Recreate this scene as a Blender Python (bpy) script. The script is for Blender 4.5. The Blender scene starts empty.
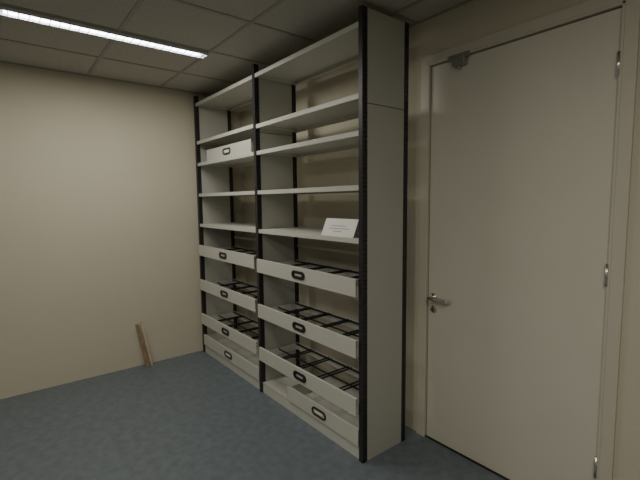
import bpy, bmesh, math, random
from mathutils import Vector, Matrix
random.seed(3)
C=bpy.context.collection
# ---------------- materials ----------------
def mat(name,col,rough=.5,metal=0,noise=0,nscale=8,bump=0,bscale=200,col2=None,spec=.5):
    m=bpy.data.materials.new(name);m.use_nodes=True;nt=m.node_tree;b=nt.nodes['Principled BSDF']
    b.inputs['Base Color'].default_value=(*col,1);b.inputs['Roughness'].default_value=rough
    b.inputs['Metallic'].default_value=metal;b.inputs['Specular IOR Level'].default_value=spec
    tc=nt.nodes.new('ShaderNodeTexCoord')
    if noise or col2:
        n=nt.nodes.new('ShaderNodeTexNoise');n.inputs['Scale'].default_value=nscale;n.inputs['Detail'].default_value=6
        nt.links.new(tc.outputs['Object'],n.inputs['Vector'])
        r=nt.nodes.new('ShaderNodeValToRGB')
        c2=col2 or tuple(c*(1-noise) for c in col)
        r.color_ramp.elements[0].position=.35;r.color_ramp.elements[1].position=.65
        r.color_ramp.elements[0].color=(*c2,1);r.color_ramp.elements[1].color=(*col,1)
        nt.links.new(n.outputs['Fac'],r.inputs['Fac']);nt.links.new(r.outputs['Color'],b.inputs['Base Color'])
    if bump:
        n2=nt.nodes.new('ShaderNodeTexNoise');n2.inputs['Scale'].default_value=bscale;n2.inputs['Detail'].default_value=3
        nt.links.new(tc.outputs['Object'],n2.inputs['Vector'])
        bp=nt.nodes.new('ShaderNodeBump');bp.inputs['Strength'].default_value=bump;bp.inputs['Distance'].default_value=.002
        nt.links.new(n2.outputs['Fac'],bp.inputs['Height']);nt.links.new(bp.outputs['Normal'],b.inputs['Normal'])
    return m
M_wall=mat('wall_paint',(.61,.57,.455),.85,noise=.03,nscale=2,bump=.3,bscale=120)
M_ceil=mat('ceiling_tile',(.52,.50,.445),.95,noise=.14,nscale=90,bump=.4,bscale=150)
M_tbar=mat('tbar',(.34,.325,.29),.5)
M_floor=mat('blue_linoleum',(.160,.192,.218),.40,noise=.22,nscale=18,bump=.12,bscale=60)
M_steel=mat('grey_powdercoat',(.61,.61,.555),.42,bump=.08,bscale=400)
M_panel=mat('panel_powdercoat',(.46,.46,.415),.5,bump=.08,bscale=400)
M_web=mat('post_inner_channel',(.12,.12,.115),.5)
M_dark=mat('anthracite_post',(.024,.024,.028),.4)
M_black=mat('black_plastic',(.012,.012,.012),.35)
M_door=mat('door_laminate',(.68,.66,.565),.45,noise=.02,nscale=3)
M_frame=mat('door_frame_paint',(.60,.57,.475),.45)
M_chrome=mat('satin_steel',(.78,.77,.74),.25,metal=1)
M_closer=mat('closer_grey',(.34,.34,.33),.4,metal=.6)
M_paper=mat('paper',(.90,.89,.86),.8)
M_ink=mat('ink_grey',(.35,.35,.36),.8)
M_wood=mat('timber',(.36,.24,.14),.7,noise=.35,nscale=12)
M_board=mat('pale_timber',(.60,.48,.34),.8,noise=.25,nscale=9)
M_gap=mat('shadow_gap',(.03,.028,.025),.9)  # near-black colour standing in for shade in the door gaps
M_lum=mat('luminaire_white',(.75,.75,.75),.35)
def emis(name,col,s):
    m=bpy.data.materials.new(name);m.use_nodes=True;b=m.node_tree.nodes['Principled BSDF']
    b.inputs['Emission Color'].default_value=(*col,1);b.inputs['Emission Strength'].default_value=s
    b.inputs['Base Color'].default_value=(.9,.9,.9,1);return m
M_tube=emis('tube',(0.88,.94,1),12)
M_diff=emis('fill_diffuser',(1,.95,.86),2)  # glow of the added fill panels
# ---------------- mesh helpers ----------------
def empty(name,loc=(0,0,0)):
    e=bpy.data.objects.new(name,None);e.location=loc;C.objects.link(e);e.empty_display_size=.1;return e
class MB:
    def __init__(s): s.bm=bmesh.new()
    def box(s,a,b):
        a,b=[min(p) for p in zip(a,b)],[max(p) for p in zip(a,b)]
        v=[s.bm.verts.new((x,y,z)) for x in (a[0],b[0]) for y in (a[1],b[1]) for z in (a[2],b[2])]
        for f in [(0,1,3,2),(4,6,7,5),(0,4,5,1),(2,3,7,6),(0,2,6,4),(1,5,7,3)]: s.bm.faces.new([v[i] for i in f])
        return s
    def quad(s,*p):
        s.bm.faces.new([s.bm.verts.new(q) for q in p]);return s
    def cyl(s,p0,p1,r,n=16,r2=None):
        p0,p1=Vector(p0),Vector(p1);d=p1-p0
        q=d.to_track_quat('Z','Y').to_matrix().to_4x4();m=Matrix.Translation((p0+p1)/2)@q
        bmesh.ops.create_cone(s.bm,cap_ends=True,segments=n,radius1=r,radius2=r if r2 is None else r2,depth=d.length,matrix=m);return s
    def prism(s,pts,y0,y1):
        A=[s.bm.verts.new((x,y0,z)) for x,z in pts];B=[s.bm.verts.new((x,y1,z)) for x,z in pts];n=len(pts)
        s.bm.faces.new(A);s.bm.faces.new(B[::-1])
        for i in range(n): s.bm.faces.new([A[i],B[i],B[(i+1)%n],A[(i+1)%n]])
        return s
    def hexa(s,P):
        v=[s.bm.verts.new(p) for p in P]
        for f in [(0,1,2,3),(7,6,5,4),(0,4,5,1),(1,5,6,2),(2,6,7,3),(3,7,4,0)]: s.bm.faces.new([v[i] for i in f])
        return s
    def ring(s,outer,inner,y0,y1):
        n=len(outer)
        O0=[s.bm.verts.new((x,y0,z)) for x,z in outer];I0=[s.bm.verts.new((x,y0,z)) for x,z in inner]
        O1=[s.bm.verts.new((x,y1,z)) for x,z in outer];I1=[s.bm.verts.new((x,y1,z)) for x,z in inner]
        for i in range(n):
            j=(i+1)%n
            s.bm.faces.new([O0[i],O0[j],I0[j],I0[i]]);s.bm.faces.new([O1[i],I1[i],I1[j],O1[j]])
            s.bm.faces.new([O0[i],O1[i],O1[j],O0[j]]);s.bm.faces.new([I0[i],I0[j],I1[j],I1[i]])
        return s
    def done(s,name,m,parent=None,bevel=0,smooth=False,solid=0):
        bmesh.ops.recalc_face_normals(s.bm,faces=s.bm.faces)
        me=bpy.data.meshes.new(name);s.bm.to_mesh(me);s.bm.free()
        o=bpy.data.objects.new(name,me);C.objects.link(o);me.materials.append(m)
        if parent: o.parent=parent; o.matrix_parent_inverse=Matrix.Translation(-parent.location)
        if solid:
            k=o.modifiers.new('s','SOLIDIFY');k.thickness=solid;k.offset=0
        if bevel:
            k=o.modifiers.new('b','BEVEL');k.width=bevel;k.segments=2;k.limit_method='ANGLE'
        if smooth:
            for f in me.polygons: f.use_smooth=True
        return o
def stadium(cx,cz,w,h,n=8):
    r=h/2;p=[]
    for i in range(n+1):
        a=-math.pi/2+math.pi*i/n;p.append((cx+w/2-r+r*math.cos(a),cz+r*math.sin(a)))
    for i in range(n+1):
        a=math.pi/2+math.pi*i/n;p.append((cx-w/2+r+r*math.cos(a),cz+r*math.sin(a)))
    return p
# ---------------- constants (metres) ----------------
H=2.57; X0=.03; XM=1.208; XR=2.386; YF=-.514; YB=-.133; ZC=2.618
DX0,DX1,DZ=2.432,3.42,2.35
RX,RY=6.2,-5.2
# ---------------- room ----------------
MB().box((0,0,-.1),(RX,RY,0)).done('floor',M_floor)
MB().box((-.15,RY,0),(0,.15,ZC)).done('wall_left',M_wall)
w=MB();w.box((0,0,0),(DX0,.15,ZC)).box((DX1,0,0),(RX,.15,ZC)).box((DX0,0,DZ),(DX1,.15,ZC))
w.done('wall_back',M_wall)
MB().box((RX,RY,0),(RX+.15,.15,ZC)).done('wall_right',M_wall)
MB().box((-.15,RY-.15,0),(RX+.15,RY,ZC)).done('wall_front',M_wall)
LX0,LX1=1.035,1.125
ceil=MB().box((-.15,.15,ZC),(RX+.15,RY-.15,ZC+.1)).done('ceiling',M_ceil)
g=MB()
x=1.142-.6
while x<RX: g.box((x-.012,0,ZC-.004),(x+.012,RY,ZC+.001));x+=.6
y=-.22
while y>RY: g.box((0,y-.012,ZC-.0035),(RX,y+.012,ZC+.001));y-=.6
g.box((0,0,ZC-.006),(RX,-.02,ZC+.001)).box((0,0,ZC-.006),(.02,RY,ZC+.001))
g.done('trim_ceiling_grid',M_tbar)
# ---------------- luminaires ----------------
def area(e,x,y,z,sx,sy,power):
    L=bpy.data.lights.new('lamp','AREA');L.shape='RECTANGLE';L.size=sx;L.size_y=sy
    L.energy=power;L.color=(1,.95,.84)
    o=bpy.data.objects.new('lamp',L);o.location=(x,y,z);C.objects.link(o)
    o.parent=e;o.matrix_parent_inverse=Matrix.Translation(-e.location)
def luminaire(x0,x1,y0,y1,power,name='fluorescent_ceiling_light'):
    e=empty(name,((x0+x1)/2,(y0+y1)/2,ZC))
    b=MB();t=.004;zb=ZC-.024
    b.box((x0,y0,ZC-.006),(x1,y1,ZC-.0045)).box((x0,y0,zb),(x0+t,y1,ZC-.006)).box((x1-t,y0,zb),(x1,y1,ZC-.006))
    b.box((x0,y0,zb),(x1,y0-t,ZC-.006)).box((x0,y1,zb),(x1,y1+t,ZC-.006))
    b.done('housing',M_lum,e)
    l=MB();yy=y0-.05
    while yy>y1+.02: l.box((x0+t,yy,zb+.001),(x1-t,yy-.004,zb+.004));yy-=.05
    l.done('louvre',M_lum,e)
    xm=(x0+x1)/2
    b=MB()
    for d in (-.022,.022): b.cyl((xm+d,y0-.03,ZC-.0125),(xm+d,y1+.03,ZC-.0125),.0062)
    b.done('tube',M_tube,e,smooth=True)
    area(e,xm,(y0+y1)/2,zb-.003,x1-x0-.02,abs(y1-y0)-.1,power)
def fill_panel(xc,yc,power,name):  # unseen panel with lamp, added to make the room light fuller and softer
    e=empty(name,(xc,yc,ZC));h=.30
    b=MB();b.box((xc-h,yc-h,ZC-.02),(xc+h,yc-h+.03,ZC-.005)).box((xc-h,yc+h-.03,ZC-.02),(xc+h,yc+h,ZC-.005)).box((xc-h,yc-h+.03,ZC-.02),(xc-h+.03,yc+h-.03,ZC-.005)).box((xc+h-.03,yc-h+.03,ZC-.02),(xc+h,yc+h-.03,ZC-.005))
    b.done('frame',M_lum,e)
    MB().box((xc-h+.03,yc-h+.03,ZC-.014),(xc+h-.03,yc+h-.03,ZC-.006)).done('fill_diffuser',M_diff,e)
    area(e,xc,yc,ZC-.024,.52,.52,power)
luminaire(LX0,LX1,-.83,-2.03,18)
fill_panel(3.24,-3.12,22,'added_fill_panel')  # added soft fill, out of view
fill_panel(4.44,-1.92,17,'added_fill_panel.001')  # second added soft fill, behind the camera
# ---------------- shelving ----------------
U=empty('shelving_unit',((X0+XR)/2,(YF+YB)/2,0))
def slotted(name,origin,du,W,z1):
    b=MB();o=Vector(origin);du=Vector(du)
    def P(u,z): return o+du*u+Vector((0,0,z))
    pitch=.025;sw=.012;sh=.011;a=(W-sw)/2;n=int(z1/pitch)
    b.quad(P(0,0),P(a,0),P(a,z1),P(0,z1));b.quad(P(a+sw,0),P(W,0),P(W,z1),P(a+sw,z1))
    prev=0
    for i in range(n):
        s=i*pitch+(pitch-sh)/2
        b.quad(P(a,prev),P(a+sw,prev),P(a+sw,s),P(a,s));prev=s+sh
    b.quad(P(a,prev),P(a+sw,prev),P(a+sw,z1),P(a,z1))
    return b.done(name,M_dark,U,solid=.002)
pw=.036
def frame(xc,tag,panel_faces,fx0,fx1,sideflanges):
    for yy,s,t in((YF,1,'front'),(YB,-1,'back')):
        MB().box((fx0,yy,0),(fx1,yy+s*.003,H)).done(f'post_{tag}_{t}_face',M_dark,U)
        for k,xx in enumerate(sideflanges):
            slotted(f'post_{tag}_{t}_flange_{k}',(xx,yy+s*.003,0),(0,s,0),pw,H)
        MB().box((fx0-.002,yy+s*.002,0),(fx1+.002,yy+s*pw,.006)).done(f'foot_{tag}_{t}',M_black,U)
    for k,xx in enumerate(panel_faces):
        p=MB();p.box((xx-.0015,YF+pw,.0),(xx+.0015,YB-pw,2.068)).box((xx-.0015,YF+pw,2.072),(xx+.0015,YB-pw,H-.004))
        p.done(f'side_panel_{tag}_{k}',M_panel,U)
    MB().box((xc-.0012,YF+.006,.02),(xc+.0012,YB-.006,H-.01)).done(f'web_{tag}',M_web,U)
frame(XR-.014,'right',[XR-.002],XR-.030,XR,[XR-.001])
frame(XM,'mid',[XM-.013,XM+.013],XM-.017,XM+.017,[XM-.016,XM+.016])
frame(X0+.014,'left',[X0+.026],X0,X0+.030,[X0+.029])
bays=[(X0+.033,XM-.019),(XM+.019,XR-.034)]
def shelf(x0,x1,zt,name,h=.03):
    b=MB();t=.003
    b.box((x0,YF+.004,zt-t),(x1,YB-.004,zt)).box((x0,YF+.004,zt-h),(x1,YF+.004+t,zt-t)).box((x0,YB-.004-t,zt-h),(x1,YB-.004,zt-t))
    b.box((x0,YF+.007,zt-h),(x1,YF+.022,zt-h+.002)).box((x0,YB-.022,zt-h),(x1,YB-.007,zt-h+.002))
    b.box((x0,YF+.007,zt-h+.006),(x0+t,YB-.007,zt-t)).box((x1-t,YF+.007,zt-h+.006),(x1,YB-.007,zt-t))
    b.done(name,M_steel,U,bevel=.001)
    k=MB()
    for xx in (x0-.001,x1-.001):
        for yy in (YF+.012,YB-.030): k.box((xx,yy,zt-.05),(xx+.002,yy+.018,zt+.004))
    k.done(name+'_clips',M_dark,U)
for bi,(x0,x1) in enumerate(bays):
    for i,z in enumerate([2.50,2.135 if bi==0 else 2.125,1.925,1.625,1.325]):
        shelf(x0,x1,z,f'shelf_{bi}_{i}')
    MB().box((x0,YF+.012,0),(x1,YF+.016,.085)).box((x0,YF+.008,.082),(x1,YB-.01,.085)).done(f'plinth_{bi}',M_steel,U,bevel=.001)
    for z in (1.16,.30): MB().box((x0,YB-.012,z),(x1,YB-.004,z+.02)).done(f'brace_{bi}_{int(z*100)}',M_steel,U)
def drawer(x0,x1,z0,z1,name,bottom=False,out=.02,depth=None,parent=U,nb=4,rings=True):
    f=YF-out;e=(YB-.03) if depth is None else f+depth
    b=MB();t=.0025;hs=(z1-z0)
    b.box((x0,f,z0),(x1,f+t,z1)).box((x0,f+t,z1-.003),(x1,f+.018,z1)).box((x0,f+t,z0),(x1,f+.018,z0+.003)).box((x0,f+.016,z1-.02),(x1,f+.018,z1-.003))
    sh=hs*(.92 if bottom else .6)
    for xx in (x0+.004,x1-.004-t):
        b.box((xx,f+.018,z0+.003),(xx+t,e,z0+sh)).box((xx-.003 if xx>x0+.1 else xx,f+.018,z0+sh-.003),(xx+t+(.004 if xx<x0+.1 else 0),e,z0+sh))
    b.box((x0+.004,e-t,z0+.003),(x1-.004,e,z0+sh))
    if bottom: b.box((x0+.004,f+.01,z0+.002),(x1-.004,e,z0+.005))
    b.done(name,M_steel,parent,bevel=.0008)
    if not bottom:
        k=MB();zb=z0+sh-.010
        for i in range(nb):
            xx=x0+(x1-x0)*(i+1)/(nb+1)
            for d in (-.016,.016): k.box((xx+d-.003,f+.018,zb),(xx+d+.003,e-t,zb+.010))
        k.box((x0+.007,(f+e)/2-.003,zb-.010),(x1-.007,(f+e)/2+.003,zb))
        k.box((x0+.007,e-.02,zb-.004),(x1-.007,e-.010,zb+.008))
        k.done(name+'_divider_bars',M_dark,parent)
    cx=(x0+x1)/2;cz=(z0+z1)/2
    MB().ring(stadium(cx,cz,.150,.056),stadium(cx,cz,.124,.032),f-.006,f).done(name+'_handle_ring',M_black,parent,bevel=.001)
    MB().prism(stadium(cx,cz,.125,.033),f-.0015,f).done(name+'_handle_recess',M_dark if not bottom else M_panel,parent)
    MB().box((cx-.036,f-.003,cz-.007),(cx+.036,f-.0012,cz+.007)).done(name+'_label',M_paper if bottom else M_panel,parent)
a0,a1=bays[0];b0,b1=bays[1]
for n,(zt) in enumerate([1.095,.735,.385]):
    drawer(b0+.002,b1-.002,zt-.105,zt,f'drawer_right_{n}')
for n,(zt) in enumerate([1.115,.765,.415]):
    drawer(a0+.002,a1-.002,zt-.105,zt,f'drawer_left_{n}')
drawer(1.60,b1-.004,.0855,.19,'tray_right',bottom=True,out=-.0)
drawer(a0+.004,a1-.004,.0855,.19,'tray_left',bottom=True,out=-.0)
drawer(.27,1.13,1.9255,2.03,'box_tray',bottom=True,out=-.012,depth=.33)
# ---------------- tent card ----------------
z=1.3255;b=MB();x0,x1=2.005,2.300
yA,yB,yT=-.505,-.435,-.462
b.quad((x0,yA,z),(x1,yA,z),(x1+.004,yT,z+.105),(x0+.004,yT,z+.105));b.quad((x0,yB,z),(x1,yB,z),(x1+.004,yT,z+.105),(x0+.004,yT,z+.105))
card=b.done('folded_paper_card',M_paper,solid=.0006)
t=MB()
for k,(u0,u1) in enumerate([(.08,.20),(.06,.24),(.10,.18)]):
    zz=.06-.016*k
    def P(u,h): 
        f=h/.105;return (x0+u+.004*f,yA+(yT-yA)*f-.0008,z+h)
    t.quad(P(u0,zz),P(u1,zz),P(u1,zz+.004),P(u0,zz+.004))
t.done('printed_text',M_ink,card)
# ---------------- door ----------------
D=empty('door_1',(DX0,0,0))
fr=MB();fw=.05
fr.box((DX0-fw,-.014,0),(DX0,0,DZ+fw)).box((DX1,-.014,0),(DX1+fw,0,DZ+fw)).box((DX0,-.014,DZ),(DX1,0,DZ+fw))
fr.box((DX0,-.014,0),(DX0+.012,.10,DZ)).box((DX1-.012,-.014,0),(DX1,.10,DZ)).box((DX0,-.014,DZ-.012),(DX1,.10,DZ))
fr.done('door_frame',M_frame,D,bevel=.002)
MB().box((DX0+.012,.055,.0),(DX1-.012,.06,DZ-.012)).done('door_gap_shade',M_gap,D)  # dark sheet behind the leaf, painting the gap's shade
MB().box((DX0+.018,.004,.008),(DX1-.016,.044,DZ-.018)).done('door_leaf',M_door,D,bevel=.002)
MB().box((DX0+.012,-.004,0),(DX1-.012,.05,.006)).done('door_foot_shade',M_gap,D)  # dark strip under the leaf, shade put in as colour
hn=MB()
for zz in (.25,1.15,2.05): hn.cyl((DX1-.014,-.010,zz),(DX1-.014,-.010,zz+.10),.008)
hn.done('hinges',M_chrome,D,smooth=True)
hx,hz=2.492,.935
h=MB();h.cyl((hx,.004,hz),(hx,-.006,hz),.026,32).cyl((hx,.004,hz-.075),(hx,-.005,hz-.075),.024,32)
h.cyl((hx,-.004,hz),(hx,-.05,hz),.011).cyl((hx-.008,-.048,hz),(hx+.125,-.048,hz),.012).cyl((hx+.118,-.048,hz),(hx+.122,-.02,hz),.010)
h.done('door_handle',M_chrome,D,bevel=.002,smooth=True)
k=MB();k.cyl((hx,-.0045,hz-.072),(hx,-.0065,hz-.072),.006).box((hx-.003,-.0065,hz-.09),(hx+.003,-.0045,hz-.072));k.done('keyhole',M_black,D)
c=MB();c.box((2.612,.004,2.285),(2.690,-.035,2.335)).box((2.572,-.012,2.322),(2.715,-.020,2.352)).cyl((2.65,-.02,2.285),(2.65,-.02,2.268),.010)
c.done('door_closer',M_closer,D,bevel=.003)
# ---------------- leaning laths ----------------
B=empty('leaning_timber_laths',(.06,-1.09,0))
def lath(yb,yt,L,foot,w,th,m,n):
    zt=math.sqrt(L*L-foot*foot)
    P=[(foot,yb,0),(foot+th,yb,0),(foot+th,yb-w,0),(foot,yb-w,0),(.003,yt,zt),(.003+th,yt,zt),(.003+th,yt-w,zt),(.003,yt-w,zt)]
    MB().hexa(P).done(n,m,B,bevel=.001)
lath(-1.025,-1.085,.43,.06,.022,.012,M_board,'lath_1')
lath(-1.060,-1.120,.41,.07,.030,.012,M_wood,'lath_2')
# ---------------- world ----------------
W=bpy.data.worlds.new('w');bpy.context.scene.world=W;W.use_nodes=True
W.node_tree.nodes['Background'].inputs[0].default_value=(.02,.02,.02,1)
# ---------------- camera ----------------
yaw,pitch,roll,f=0.9019,0.0945,-0.0104,409.21
F=Vector((-math.sin(yaw)*math.cos(pitch),math.cos(yaw)*math.cos(pitch),-math.sin(pitch)))
r=F.cross(Vector((0,0,1))).normalized();u=r.cross(F)
r2=r*math.cos(roll)+u*math.sin(roll);u2=-r*math.sin(roll)+u*math.cos(roll)
m=Matrix((r2,u2,-F)).transposed().to_4x4();m.translation=Vector((4.0208,-2.1077,1.5378))
cd=bpy.data.cameras.new('camera');cd.sensor_width=36;cd.lens=f*36/640;cd.clip_start=.02
co=bpy.data.objects.new('camera',cd);C.objects.link(co);co.matrix_world=m;bpy.context.scene.camera=co
